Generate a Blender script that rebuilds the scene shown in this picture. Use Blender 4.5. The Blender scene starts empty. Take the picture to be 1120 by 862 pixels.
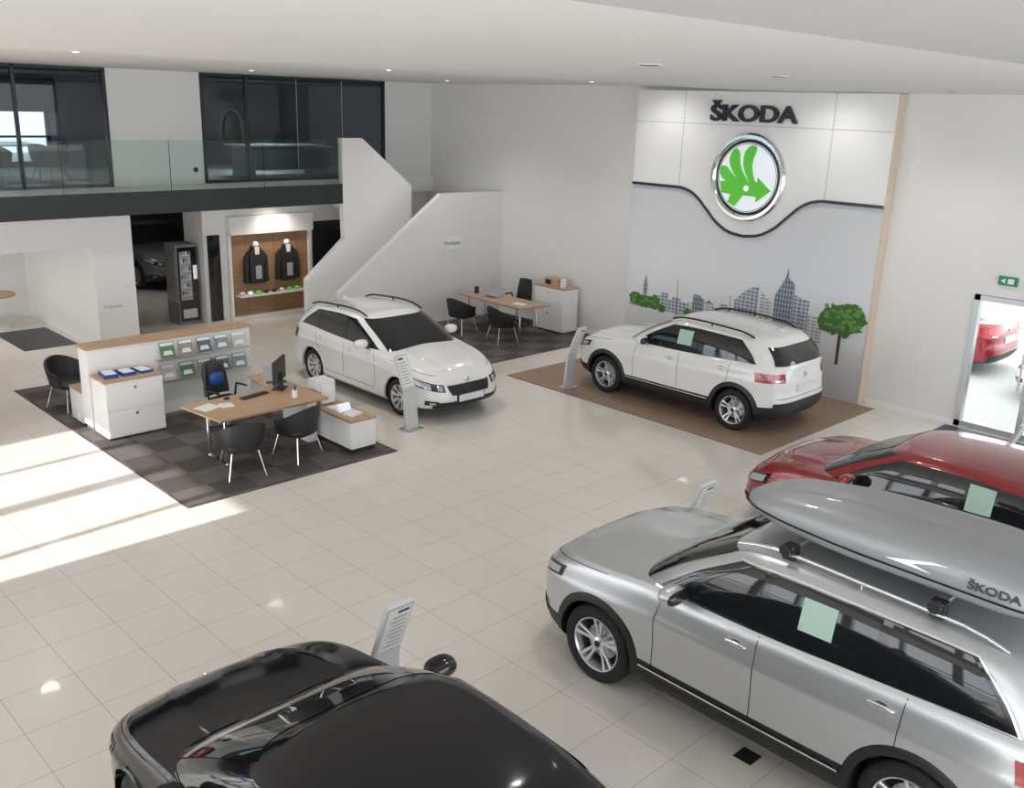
import bpy, bmesh, math, random
from mathutils import Vector, Matrix
from bisect import bisect_right
random.seed(4)
scene = bpy.context.scene
COL = scene.collection
pi = math.pi

# ------------------------------------------------------------------ materials
def new_mat(name):
    m = bpy.data.materials.new(name); m.use_nodes = True
    nt = m.node_tree
    return m, nt, nt.nodes["Principled BSDF"]

def mat(name, col, rough=.5, metal=0., coat=0., var=0.0, vscale=8., emis=None, estr=0., bump=0., bscale=60., spec=None):
    m, nt, b = new_mat(name)
    b.inputs["Base Color"].default_value = (*col, 1)
    b.inputs["Roughness"].default_value = rough
    b.inputs["Metallic"].default_value = metal
    b.inputs["Coat Weight"].default_value = coat
    b.inputs["Coat Roughness"].default_value = .03
    if spec is not None: b.inputs["Specular IOR Level"].default_value = spec
    if emis:
        b.inputs["Emission Color"].default_value = (*emis, 1)
        b.inputs["Emission Strength"].default_value = estr
    if var > 0 or bump > 0:
        tc = nt.nodes.new("ShaderNodeTexCoord")
        n = nt.nodes.new("ShaderNodeTexNoise"); n.inputs["Scale"].default_value = vscale
        nt.links.new(tc.outputs["Object"], n.inputs["Vector"])
        if var > 0:
            mx = nt.nodes.new("ShaderNodeMix"); mx.data_type = 'RGBA'
            mx.inputs[6].default_value = (*[max(0, c*(1-var)) for c in col], 1)
            mx.inputs[7].default_value = (*[min(1, c*(1+var)) for c in col], 1)
            nt.links.new(n.outputs["Fac"], mx.inputs[0]); nt.links.new(mx.outputs[2], b.inputs["Base Color"])
        if bump > 0:
            n2 = nt.nodes.new("ShaderNodeTexNoise"); n2.inputs["Scale"].default_value = bscale
            nt.links.new(tc.outputs["Object"], n2.inputs["Vector"])
            bp = nt.nodes.new("ShaderNodeBump"); bp.inputs["Strength"].default_value = bump; bp.inputs["Distance"].default_value = .01
            nt.links.new(n2.outputs["Fac"], bp.inputs["Height"]); nt.links.new(bp.outputs["Normal"], b.inputs["Normal"])
    return m

def wood(name, c1, c2, rough=.45, axis='Y'):
    m, nt, b = new_mat(name)
    tc = nt.nodes.new("ShaderNodeTexCoord"); mp = nt.nodes.new("ShaderNodeMapping")
    mp.inputs["Scale"].default_value = {'X': (1, 14, 14), 'Y': (14, 1, 14), 'Z': (14, 14, 1)}[axis]
    n = nt.nodes.new("ShaderNodeTexNoise"); n.inputs["Scale"].default_value = 1.5; n.inputs["Detail"].default_value = 5
    r = nt.nodes.new("ShaderNodeValToRGB")
    r.color_ramp.elements[0].position = .3; r.color_ramp.elements[0].color = (*c1, 1)
    r.color_ramp.elements[1].position = .7; r.color_ramp.elements[1].color = (*c2, 1)
    nt.links.new(tc.outputs["Object"], mp.inputs[0]); nt.links.new(mp.outputs[0], n.inputs["Vector"])
    nt.links.new(n.outputs["Fac"], r.inputs[0]); nt.links.new(r.outputs[0], b.inputs["Base Color"])
    b.inputs["Roughness"].default_value = rough
    return m

def tiles(name, c1, c2, cm, w, h, mortar, rough, coat=0., offset=0.):
    m, nt, b = new_mat(name)
    geo = nt.nodes.new("ShaderNodeNewGeometry")
    br = nt.nodes.new("ShaderNodeTexBrick")
    br.offset = offset; br.squash = 1
    br.inputs["Color1"].default_value = (*c1, 1); br.inputs["Color2"].default_value = (*c2, 1); br.inputs["Mortar"].default_value = (*cm, 1)
    br.inputs["Scale"].default_value = 1; br.inputs["Brick Width"].default_value = w; br.inputs["Row Height"].default_value = h
    br.inputs["Mortar Size"].default_value = mortar; br.inputs["Mortar Smooth"].default_value = .1
    nt.links.new(geo.outputs["Position"], br.inputs["Vector"])
    nt.links.new(br.outputs["Color"], b.inputs["Base Color"])
    b.inputs["Roughness"].default_value = rough; b.inputs["Coat Weight"].default_value = coat
    n = nt.nodes.new("ShaderNodeTexNoise"); n.inputs["Scale"].default_value = 3
    mr = nt.nodes.new("ShaderNodeMapRange"); mr.inputs[3].default_value = rough*.8; mr.inputs[4].default_value = rough*1.25
    nt.links.new(geo.outputs["Position"], n.inputs["Vector"]); nt.links.new(n.outputs["Fac"], mr.inputs[0]); nt.links.new(mr.outputs[0], b.inputs["Roughness"])
    return m

def checker(name, c1, c2, size):
    m, nt, b = new_mat(name)
    geo = nt.nodes.new("ShaderNodeNewGeometry"); ck = nt.nodes.new("ShaderNodeTexChecker")
    ck.inputs["Scale"].default_value = 1/size
    ad = nt.nodes.new("ShaderNodeVectorMath"); ad.operation = 'ADD'; ad.inputs[1].default_value = (0.01, .23, .25)
    ck.inputs["Color1"].default_value = (*c1, 1); ck.inputs["Color2"].default_value = (*c2, 1)
    n = nt.nodes.new("ShaderNodeTexNoise"); n.inputs["Scale"].default_value = 40
    mx = nt.nodes.new("ShaderNodeMix"); mx.data_type = 'RGBA'; mx.blend_type = 'MULTIPLY'; mx.inputs[0].default_value = .35
    nt.links.new(geo.outputs["Position"], ad.inputs[0]); nt.links.new(ad.outputs[0], ck.inputs["Vector"])
    nt.links.new(geo.outputs["Position"], n.inputs["Vector"])
    nt.links.new(ck.outputs["Color"], mx.inputs[6]); nt.links.new(n.outputs["Color"], mx.inputs[7])
    nt.links.new(mx.outputs[2], b.inputs["Base Color"]); b.inputs["Roughness"].default_value = .95
    return m

def glass(name, tint, refl=.12, rough=.02, bl=.12):
    m = bpy.data.materials.new(name); m.use_nodes = True; nt = m.node_tree
    for n in list(nt.nodes): nt.nodes.remove(n)
    o = nt.nodes.new("ShaderNodeOutputMaterial"); t = nt.nodes.new("ShaderNodeBsdfTransparent"); g = nt.nodes.new("ShaderNodeBsdfGlossy")
    mx = nt.nodes.new("ShaderNodeMixShader"); lw = nt.nodes.new("ShaderNodeLayerWeight"); lw.inputs[0].default_value = bl
    ma = nt.nodes.new("ShaderNodeMath"); ma.operation = 'ADD'; ma.inputs[1].default_value = refl; ma.use_clamp = True
    t.inputs[0].default_value = (*tint, 1); g.inputs["Roughness"].default_value = rough
    nt.links.new(lw.outputs["Fresnel"], ma.inputs[0]); nt.links.new(ma.outputs[0], mx.inputs[0])
    nt.links.new(t.outputs[0], mx.inputs[1]); nt.links.new(g.outputs[0], mx.inputs[2]); nt.links.new(mx.outputs[0], o.inputs[0])
    return m

M = {}
M['wall'] = mat("wall_paint", (.77, .755, .735), .75, var=.015, vscale=1.5)
M['wallw'] = mat("wall_paint_white", (.83, .815, .795), .7, var=.01, vscale=1.5)
M['ceil'] = mat("ceiling_paint", (.74, .735, .73), .85, var=.01, vscale=1)
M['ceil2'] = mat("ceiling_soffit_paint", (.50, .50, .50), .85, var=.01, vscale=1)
M['floor'] = tiles("floor_tile", (.76, .715, .655), (.74, .695, .635), (.47, .43, .38), .6, .6, .0035, .20, coat=.3)
M['carpet'] = checker("carpet_tile", (.085, .073, .066), (.145, .128, .115), .5)
M['matbrown'] = tiles("wood_deck_mat", (.32, .215, .155), (.29, .195, .14), (.22, .145, .11), .9, .12, .004, .55, offset=.5)
M['black'] = mat("black_plastic", (.016, .016, .017), .5, var=.1, vscale=30)
M['rubber'] = mat("tyre_rubber", (.012, .012, .012), .75, bump=.3)
M['cgl'] = mat("car_window_glass", (.010, .012, .014), .03, coat=.5, var=.1)
M['gloss'] = mat("piano_black", (.012, .012, .013), .08, coat=.4)
M['chrome'] = mat("chrome", (.85, .85, .86), .12, 1.0)
M['alloy'] = mat("alloy_wheel", (.72, .73, .75), .28, .9)
M['steel'] = mat("brushed_steel", (.62, .62, .63), .35, .9)
M['dark'] = mat("dark_void", (.01, .01, .01), .9)
M['lamp'] = mat("headlamp_glass", (.45, .48, .52), .05, .35, coat=1.)
M['tail'] = mat("tail_lamp_red", (.38, .012, .012), .08, coat=1.)
M['white'] = mat("white_laminate", (.83, .82, .80), .35, var=.01)
M['plate'] = mat("licence_plate", (.75, .76, .77), .4)
M['paper'] = mat("green_sticker_paper", (.42, .58, .50), .6)
M['woodL'] = wood("oak_light", (.40, .25, .15), (.53, .35, .22))
M['woodX'] = wood("oak_light_x", (.40, .25, .15), (.53, .35, .22), axis='X')
M['woodD'] = wood("oak_wall", (.27, .155, .085), (.36, .215, .125))
M['woodE'] = wood("birch_edge", (.62, .50, .38), (.68, .56, .44), axis='Z')
M['fab'] = mat("black_leather", (.022, .022, .025), .5, bump=.2, bscale=200)
M['blue'] = mat("blue_binder", (.02, .07, .30), .4)
M['fascia'] = mat("dark_fascia", (.018, .023, .025), .45, var=.1)
M['frame'] = mat("dark_window_frame", (.02, .022, .025), .4)
M['alu'] = mat("aluminium_frame", (.48, .49, .50), .35, .7)
M['glassT'] = glass("tinted_office_glass", (.50, .54, .57), .02)
M['glassR'] = glass("railing_glass", (.90, .94, .93), .01)
M['glassD'] = glass("door_glass", (.92, .95, .95), .0)
M['green'] = mat("logo_green", (.10, .50, .04), .35, emis=(.10, .55, .04), estr=.25)
M['lwhite'] = mat("logo_white", (.80, .83, .88), .3, emis=(.8, .85, .95), estr=.35)
M['pshow'] = mat("panel_white", (.80, .80, .795), .4, var=.01)
M['grey'] = mat("grey_plastic", (.40, .40, .41), .45)
M['fin'] = mat("stand_grey_laminate", (.60, .61, .61), .35, var=.01)
M['dgrey'] = mat("grey_wall", (.22, .225, .23), .8, var=.03)
M['mgrey'] = mat("office_grey_wall", (.36, .38, .40), .8, var=.03)
M['gravel'] = mat("gravel_ground", (.42, .40, .37), .95, var=.3, vscale=25, bump=.5, bscale=40)
M['emit'] = mat("lamp_emitter", (1, .97, .9), .5, emis=(1, .95, .87), estr=3)
M['exit'] = mat("exit_sign_green", (.02, .20, .12), .5, emis=(.02, .4, .2), estr=.1)
M['leaf'] = mat("mural_foliage", (.07, .19, .04), .7, var=.6, vscale=14)
M['leaf2'] = mat("mural_foliage_light", (.16, .32, .08), .7, var=.4, vscale=20)
M['trunk'] = mat("mural_trunk", (.10, .07, .05), .8)
M['txt'] = mat("letter_black", (.015, .02, .03), .3)
def bld(name, a, b_, w, h, ms):
    m, nt, b = new_mat(name)
    tc = nt.nodes.new("ShaderNodeTexCoord"); sp = nt.nodes.new("ShaderNodeSeparateXYZ"); cb = nt.nodes.new("ShaderNodeCombineXYZ")
    br = nt.nodes.new("ShaderNodeTexBrick"); br.offset = 0
    nt.links.new(tc.outputs["Object"], sp.inputs[0]); nt.links.new(sp.outputs[0], cb.inputs[0]); nt.links.new(sp.outputs[2], cb.inputs[1]); nt.links.new(cb.outputs[0], br.inputs["Vector"])
    br.inputs["Color1"].default_value = (*a, 1); br.inputs["Color2"].default_value = (*[c*.7 for c in a], 1); br.inputs["Mortar"].default_value = (*b_, 1)
    br.inputs["Scale"].default_value = 1; br.inputs["Brick Width"].default_value = w; br.inputs["Row Height"].default_value = h; br.inputs["Mortar Size"].default_value = ms
    nt.links.new(br.outputs["Color"], b.inputs["Base Color"]); b.inputs["Roughness"].default_value = .5
    return m
M['b1'] = bld("mural_building_grid", (.22, .27, .33), (.55, .58, .62), .09, .07, .012)
M['b2'] = bld("mural_building_pale", (.42, .43, .45), (.68, .68, .68), .12, .06, .015)
M['b3'] = bld("mural_building_dark", (.13, .16, .20), (.38, .42, .47), .06, .09, .01)
def mural():
    m, nt, b = new_mat("mural_print")
    geo = nt.nodes.new("ShaderNodeNewGeometry"); sp = nt.nodes.new("ShaderNodeSeparateXYZ"); mr = nt.nodes.new("ShaderNodeMapRange")
    mr.inputs[1].default_value = 0; mr.inputs[2].default_value = 3.5
    r = nt.nodes.new("ShaderNodeValToRGB"); cr = r.color_ramp
    cr.elements[0].position = 0; cr.elements[0].color = (.50, .50, .51, 1)
    cr.elements[1].position = 1; cr.elements[1].color = (.58, .59, .61, 1)
    e = cr.elements.new(.30); e.color = (.76, .76, .77, 1)
    e = cr.elements.new(.55); e.color = (.74, .75, .77, 1)
    nt.links.new(geo.outputs["Position"], sp.inputs[0]); nt.links.new(sp.outputs[2], mr.inputs[0]); nt.links.new(mr.outputs[0], r.inputs[0]); nt.links.new(r.outputs[0], b.inputs["Base Color"])
    b.inputs["Roughness"].default_value = .35
    return m
M['mural'] = mural()
def paint(name, col, metal=0., rough=.25, coat=1., spec=None):
    return mat(name, col, rough, metal, coat=coat, var=.01, vscale=2, spec=spec)
PW = paint("car_paint_white", (.80, .79, .775), 0, .3)
PS = paint("car_paint_silver", (.56, .575, .59), .65, .33)
PR = paint("car_paint_red", (.26, .005, .012), .2, .25)
PB = paint("car_paint_black", (.005, .005, .007), .0, .12, .2, .35)
PG = paint("car_paint_grey", (.18, .19, .2), .5, .3)

# ------------------------------------------------------------------ mesh builder
class MB:
    def __init__(s): s.v = []; s.f = []; s.m = []; s.mats = []
    def mi(s, m):
        if m not in s.mats: s.mats.append(m)
        return s.mats.index(m)
    def add(s, vs, fs, m):
        o = len(s.v); k = s.mi(m)
        s.v += [tuple(v) for v in vs]
        for f in fs: s.f.append(tuple(i+o for i in f)); s.m.append(k)
        return s
    def box(s, x0, x1, y0, y1, z0, z1, m, rz=0, c=None):
        vs = [(x, y, z) for z in (z0, z1) for y in (y0, y1) for x in (x0, x1)]
        if rz:
            cx, cy = c if c else ((x0+x1)/2, (y0+y1)/2); ca, sa = math.cos(rz), math.sin(rz)
            vs = [(cx+(x-cx)*ca-(y-cy)*sa, cy+(x-cx)*sa+(y-cy)*ca, z) for x, y, z in vs]
        return s.add(vs, [(0, 2, 3, 1), (4, 5, 7, 6), (0, 1, 5, 4), (2, 6, 7, 3), (0, 4, 6, 2), (1, 3, 7, 5)], m)
    def cyl(s, p0, p1, r, m, seg=12, r2=None):
        p0 = Vector(p0); p1 = Vector(p1); d = (p1-p0).normalized(); r2 = r if r2 is None else r2
        a = d.orthogonal().normalized(); b = d.cross(a)
        vs = []
        for p, rr in ((p0, r), (p1, r2)):
            for i in range(seg):
                t = 2*pi*i/seg; vs.append(p+a*rr*math.cos(t)+b*rr*math.sin(t))
        fs = [(i, (i+1) % seg, seg+(i+1) % seg, seg+i) for i in range(seg)]
        fs += [tuple(range(seg))[::-1], tuple(range(seg, 2*seg))]
        return s.add(vs, fs, m)
    def tube(s, pts, r, m, seg=10):
        for a, b in zip(pts[:-1], pts[1:]): s.cyl(a, b, r, m, seg)
        return s
    def ell(s, c, rx, ry, rz, m, nu=14, nv=10, e=1.):
        vs = []; fs = []
        sp = lambda t: math.copysign(abs(t)**e, t)
        for j in range(nv+1):
            ph = -pi/2+pi*j/nv
            for i in range(nu):
                t = 2*pi*i/nu
                vs.append((c[0]+rx*sp(math.cos(ph))*sp(math.cos(t)), c[1]+ry*sp(math.cos(ph))*sp(math.sin(t)), c[2]+rz*sp(math.sin(ph))))
        for j in range(nv):
            for i in range(nu):
                a = j*nu+i; b = j*nu+(i+1) % nu
                fs.append((a, b, b+nu, a+nu))
        return s.add(vs, fs, m)
    def prism(s, poly, a0, a1, m, axis='X'):
        n = len(poly)
        if axis == 'X': vs = [(a, p[0], p[1]) for a in (a0, a1) for p in poly]
        elif axis == 'Y': vs = [(p[0], a, p[1]) for a in (a0, a1) for p in poly]
        else: vs = [(p[0], p[1], a) for a in (a0, a1) for p in poly]
        fs = [tuple(range(n)), tuple(range(n, 2*n))[::-1]] + [(i, (i+1) % n, n+(i+1) % n, n+i) for i in range(n)]
        return s.add(vs, fs, m)
    def grid(s, pts, m, closed=False):
        ny = len(pts); nx = len(pts[0]); vs = [p for r in pts for p in r]; fs = []
        for j in range(ny-1):
            for i in range(nx-(0 if closed else 1)):
                i2 = (i+1) % nx
                fs.append((j*nx+i, j*nx+i2, (j+1)*nx+i2, (j+1)*nx+i))
        return s.add(vs, fs, m)
    def build(s, name, parent=None, smooth=False, ang=40, bevel=0, loc=None, rz=0, recenter=True, doubles=False):
        me = bpy.data.meshes.new(name)
        v = s.v; off = Vector((0, 0, 0))
        if parent is None and recenter and loc is None:
            xs = [p[0] for p in v]; ys = [p[1] for p in v]; zs = [p[2] for p in v]
            off = Vector(((min(xs)+max(xs))/2, (min(ys)+max(ys))/2, min(zs)))
            v = [(p[0]-off.x, p[1]-off.y, p[2]-off.z) for p in v]
        me.from_pydata(v, [], s.f)
        for m in s.mats: me.materials.append(m)
        me.polygons.foreach_set("material_index", s.m)
        bm = bmesh.new(); bm.from_mesh(me)
        if doubles: bmesh.ops.remove_doubles(bm, verts=bm.verts, dist=1e-4)
        bmesh.ops.recalc_face_normals(bm, faces=bm.faces); bm.to_mesh(me); bm.free()
        if smooth:
            me.polygons.foreach_set("use_smooth", [True]*len(me.polygons)); me.set_sharp_from_angle(angle=math.radians(ang))
        ob = bpy.data.objects.new(name, me); COL.objects.link(ob)
        if parent: ob.parent = parent
        ob.location = loc if loc is not None else off
        ob.rotation_euler = (0, 0, rz)
        if bevel:
            b = ob.modifiers.new("bevel", 'BEVEL'); b.width = bevel; b.segments = 2; b.limit_method = 'ANGLE'
        return ob
def empty(name, loc, rz=0):
    e = bpy.data.objects.new(name, None); COL.objects.link(e); e.location = loc; e.rotation_euler = (0, 0, rz); e.empty_display_size = .3
    return e
def text_mesh(name, body, size, loc, rot, m, parent=None, extrude=.01, xs=1., offset=0.):
    c = bpy.data.curves.new(name+"_c", 'FONT'); c.body = body; c.size = size; c.extrude = extrude; c.align_x = 'CENTER'; c.align_y = 'CENTER'; c.offset = offset
    o = bpy.data.objects.new(name+"_t", c); COL.objects.link(o)
    dg = bpy.context.evaluated_depsgraph_get(); dg.update()
    me = bpy.data.meshes.new_from_object(o.evaluated_get(dg)); bpy.data.objects.remove(o)
    me.materials.clear(); me.materials.append(m)
    for v in me.vertices: v.co.x *= xs
    ob = bpy.data.objects.new(name, me); COL.objects.link(ob); ob.location = loc; ob.rotation_euler = rot
    if parent: ob.parent = parent
    return ob

def pchip(pts):
    xs = [p[0] for p in pts]; ys = [p[1] for p in pts]; n = len(xs)
    d = [(ys[i+1]-ys[i])/(xs[i+1]-xs[i]) for i in range(n-1)]
    m = [d[0]]+[0 if d[i-1]*d[i] <= 0 else 2*d[i-1]*d[i]/(d[i-1]+d[i]) for i in range(1, n-1)]+[d[-1]]
    def f(x):
        if x <= xs[0]: return ys[0]
        if x >= xs[-1]: return ys[-1]
        i = bisect_right(xs, x)-1; h = xs[i+1]-xs[i]; t = (x-xs[i])/h
        return (2*t**3-3*t*t+1)*ys[i]+(t**3-2*t*t+t)*h*m[i]+(-2*t**3+3*t*t)*ys[i+1]+(t**3-t*t)*h*m[i+1]
    return f

# ------------------------------------------------------------------ wheels
WHEELS = {}
def wheel_mesh(R, tw, n, dbl):
    key = (R, tw, n, dbl)
    if key in WHEELS: return WHEELS[key]
    b = MB(); seg = 48
    def lathe(prof, m):
        b.grid([[(r*math.cos(2*pi*i/seg), y, r*math.sin(2*pi*i/seg)) for i in range(seg)] for r, y in prof], m, True)
    lathe([(.62*R, -.3*tw), (.64*R, -.4*tw), (.72*R, -.5*tw), (.88*R, -.52*tw), (.96*R, -.47*tw), (R, -.36*tw), (R, .36*tw), (.965*R, .46*tw), (.88*R, .515*tw), (.76*R, .50*tw), (.69*R, .43*tw), (.66*R, .36*tw)], M['rubber'])
    lathe([(.70*R, .41*tw), (.69*R, .46*tw), (.665*R, .455*tw), (.64*R, .38*tw), (.62*R, .1*tw), (.62*R, -.35*tw)], M['alloy'])
    lathe([(.63*R, -.12*tw), (.30*R, -.10*tw), (.001, -.10*tw)], M['dark'])
    lathe([(.45*R, -.02*tw), (.45*R, .02*tw), (.1*R, .02*tw)], M['steel'])
    lathe([(.17*R, .0), (.17*R, .30*tw), (.13*R, .35*tw), (.001, .36*tw)], M['alloy'])
    lathe([(.085*R, .36*tw), (.08*R, .39*tw), (.001, .395*tw)], M['black'])
    for k in range(n):
        for dd in ((-.17, .17) if dbl else (0,)):
            a = 2*pi*k/n+pi/2
            wi, wo = (.045*R, .045*R) if dbl else (.07*R, .10*R)
            a0 = a+dd*.55; a1 = a+dd
            p0 = Vector((math.cos(a0), 0, math.sin(a0)))*.10*R; p1 = Vector((math.cos(a1), 0, math.sin(a1)))*.655*R
            t = (p1-p0).normalized(); nrm = Vector((-t.z, 0, t.x))
            vs = []
            for p, w, yo, th in ((p0, wi, .32*tw, .12*tw), ((p0+p1)/2, (wi+wo)/2*.85, .34*tw, .12*tw), (p1, wo, .43*tw, .14*tw)):
                for sx, yy in ((-1, yo-.03*tw), (-.5, yo), (.5, yo), (1, yo-.03*tw), (1, yo-th), (-1, yo-th)):
                    q = p+nrm*w*sx; vs.append((q.x, yy, q.z))
            fs = []
            for j in range(2):
                for i in range(6): fs.append((j*6+i, j*6+(i+1) % 6, (j+1)*6+(i+1) % 6, (j+1)*6+i))
            b.add(vs, fs, M['alloy'])
    o = b.build("tmp", smooth=True, loc=(0, 0, 0)); me = o.data; bpy.data.objects.remove(o); WHEELS[key] = me
    return me

# ------------------------------------------------------------------ cars
Q = 4.4
def make_car(name, cx, cy, rz, P, pm):
    L, W, wb, fo, R = P['L'], P['W'], P['wb'], P['fo'], P['R']
    tw = .225; hw = W/2; zb0 = P['zb']
    wf = pchip(P['wf']); xf = pchip(P['xf']); xr = pchip(P['xr']); zsh = pchip(P['zsh']); zr = pchip(P['zr'])
    sf = pchip(P['sf']); sr = pchip(P['sr']); cw = pchip(P['cw'])
    zbf = pchip([(0, zb0+.05), (.8, zb0), (L-.8, zb0), (L, zb0+.07)])
    cr = pchip([(0, .02), (.4, .055), (P['sf'][0][1], .07), (P['sf'][0][1]+.6, .03), (L-.5, .03), (L, .01)])
    def se(u, a, p, q):
        ph = min(1, u**1.4)*pi/2; return a*(1-max(0, math.cos(ph))**(2/p)), max(0, math.sin(ph))**(2/q)
    def ring(u, s0, s1, w, a, b, p, q):
        if u <= 1: d, y = se(max(u, 0), a, p, q); return s0+d, w*y
        if u <= 2: return s0+a+(u-1)*((s1-b)-(s0+a)), w
        d, y = se(max(3-u, 0), b, p, q); return s1-d, w*y
    FA, FB = P.get('FA', .85), P.get('FB', .6)
    bar = lambda s, k: 1-k*((s-L*.47)/(L*.5))**2
    def body(u, v):
        s, y = ring(u, xf(v), L-xr(v), hw*wf(v), FA, FB, 3, Q)
        y *= bar(s, .035); z0 = zbf(s)
        return Vector((s, y, z0+v*(zsh(s)-z0)))
    def bcap(u, f):
        p = body(u, 1); ye = p.y; s = p.x
        k = min(1, ye/(.75*hw))**1.5
        cre = .012*math.exp(-((f-.62)/.07)**2)*k if s < P['sf'][0][1]+.1 else 0
        return Vector((s, ye*f, p.z+cr(s)*k*(1-f**2)+cre))
    zc = lambda s: zsh(s)-.035
    CA, CB = .45, P.get('CB', .40)
    def cabin(u, h):
        s, y = ring(u, sf(h), sr(h), hw*cw(h), CA, CB, 2.2, 5)
        y *= bar(s, .07); z0 = zc(s)
        return Vector((s, y, z0+h*(zr(s)-z0)))
    def ccap(u, f):
        p = cabin(u, 1); k = min(1, p.y/(.6*hw))
        return Vector((p.x, p.y*f, p.z+.045*k*(1-f*f)))
    def cab_s(s, h):
        s0, s1 = sf(h), sr(h); w = hw*cw(h)
        if s < s0+CA: t = max(0, (s-s0)/CA); y = w*(1-(1-t)**2.2)**(1/5)
        elif s > s1-CB: t = max(0, (s1-s)/CB); y = w*(1-(1-t)**2.2)**(1/5)
        else: y = w
        y *= bar(s, .07); z0 = zc(s); return Vector((s, y, z0+h*(zr(s)-z0)))
    def body_sz(s, z):
        z0 = zbf(s); v = max(0, min(1, (z-z0)/(zsh(s)-z0))); s0, s1 = xf(v), L-xr(v); w = hw*wf(v)
        if s < s0+FA: t = max(0, (s-s0)/FA); y = w*(1-(1-t)**3)**(1/Q)
        elif s > s1-FB: t = max(0, (s1-s)/FB); y = w*(1-(1-t)**3)**(1/Q)
        else: y = w
        return y*bar(s, .035)
    X = lambda p: (p[0]-L/2, p[1], p[2])
    us = [i/20 for i in range(20)]+[1+i/26 for i in range(26)]+[2+i/18 for i in range(19)]
    fs = [.95, .88, .8, .72, .66, .62, .58, .52, .42, .28, .14, 0]
    def closed(fn, vs, cap, mat_of):
        rows = []; tag = []
        for f in (0, .5): rows.append([Vector((fn(u, vs[0]).x, fn(u, vs[0]).y*f, fn(u, vs[0]).z)) for u in us]); tag.append(-1)
        for v in vs: rows.append([fn(u, v) for u in us]); tag.append(v)
        for f in fs: rows.append([cap(u, f) for u in us]); tag.append(2)
        b = MB(); nx = len(us)
        for sg in (1, -1):
            for j in range(len(rows)-1):
                m = mat_of(tag[j], tag[j+1])
                vv = [X((p.x, p.y*sg, p.z)) for p in rows[j]+rows[j+1]]
                ff = [(i, i+1, nx+i+1, nx+i) for i in range(nx-1)]
                b.add(vv, ff, m)
        return b
    par = empty(name, (cx, cy, 0), rz)
    vc = P['vclad']
    vs = [0, .03, .07, .10, .125, .15, .2, .26, .33, .4, .48, .56, .62, .66, .69, .72, .75, .79, .84, .88, .91, .935, .955, .975, .99, 1]
    bb = closed(body, vs, bcap, lambda a, b_: M['black'] if (a < vc-1e-6) else pm)
    if M['black'] not in bb.mats: bb.mats.append(M['black'])
    bo = bb.build("body_shell", parent=par, smooth=True, ang=35, doubles=True)
    cb = MB(); RA = R+.055
    for s in (fo, fo+wb):
        for sg in (1, -1): cb.cyl((s-L/2, sg*(hw-.30), R), (s-L/2, sg*(hw+.25), R), RA, M['black'], 56)
    co = cb.build("cut", loc=(0, 0, 0)); co.parent = par
    md = bo.modifiers.new("b", 'BOOLEAN'); md.operation = 'DIFFERENCE'; md.solver = 'EXACT'; md.object = co
    bpy.context.view_layer.update()
    dg = bpy.context.evaluated_depsgraph_get(); dg.update()
    me = bpy.data.meshes.new_from_object(bo.evaluated_get(dg))
    bo.modifiers.clear(); bo.data = me; bpy.data.objects.remove(co)
    bi = [i for i, m in enumerate(me.materials) if m == M['black']]; bi = bi[0] if bi else 0
    for p in me.polygons:
        c = p.center
        for s in (fo, fo+wb):
            if math.hypot(c.x-(s-L/2), c.z-R) < RA+.004 and abs(c.y) > hw-.32: p.material_index = bi
    me.polygons.foreach_set("use_smooth", [True]*len(me.polygons)); me.set_sharp_from_angle(angle=math.radians(35))
    hs = [0, .06, .15, .3, .45, .6, .72, .8, .85, .89, .92, .945, .965, .985, 1]
    closed(cabin, hs, ccap, lambda a, b_: pm).build("cabin_shell", parent=par, smooth=True, ang=50, doubles=True)
    D = MB(); ctr = Vector((L/2, 0, .7))
    def patch(fn, g, off, m, nu=14, nv=5, sides=(1, -1)):
        pts = []
        for j in range(nv+1):
            row = []
            for i in range(nu+1):
                u, v = g(i/nu, j/nv); p = fn(u, v)
                u2, v2 = g(min(1, i/nu+.02), j/nv); u1, v1 = g(max(0, i/nu-.02), j/nv)
                u4, v4 = g(i/nu, min(1, j/nv+.03)); u3, v3 = g(i/nu, max(0, j/nv-.03))
                n = (fn(u2, v2)-fn(u1, v1)).cross(fn(u4, v4)-fn(u3, v3))
                if n.length < 1e-9: n = Vector((0, 1, 0))
                n.normalize()
                if n.dot(p-Vector((ctr.x if abs(p.x-ctr.x) < L*.35 else ctr.x, 0, ctr.z))) < 0: n = -n
                row.append(p+n*off)
            pts.append(row)
        for sg in sides: D.grid([[X((p.x, p.y*sg, p.z)) for p in r] for r in pts], m)
    lerp = lambda a, b_, t: a+(b_-a)*t
    UW = .66
    patch(cabin, lambda a, b_: (a*UW, lerp(.0, .91, b_)), .004, M['cgl'], 18, 10)
    patch(cabin, lambda a, b_: (a*(UW+.02), lerp(-.02, .09, b_)), .007, M['black'], 18, 2)
    hr0, hr1 = P['rwin']
    patch(cabin, lambda a, b_: (3-a*.62, lerp(hr0, hr1, b_)), .004, M['cgl'], 16, 8)
    a0, a1 = P['dlo']
    S0 = lambda h: sf(h)+a0; S1 = lambda h: sr(h)-a1-P.get('dslope', 0)*(h-.1)
    h0, h1 = .075, .86
    patch(cab_s, lambda a, b_: (lerp(S0(lerp(h0, h1, b_)), S1(lerp(h0, h1, b_)), a), lerp(h0, h1, b_)), .004, M['gloss'], 40, 8)
    brk = P['pillars']
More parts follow.
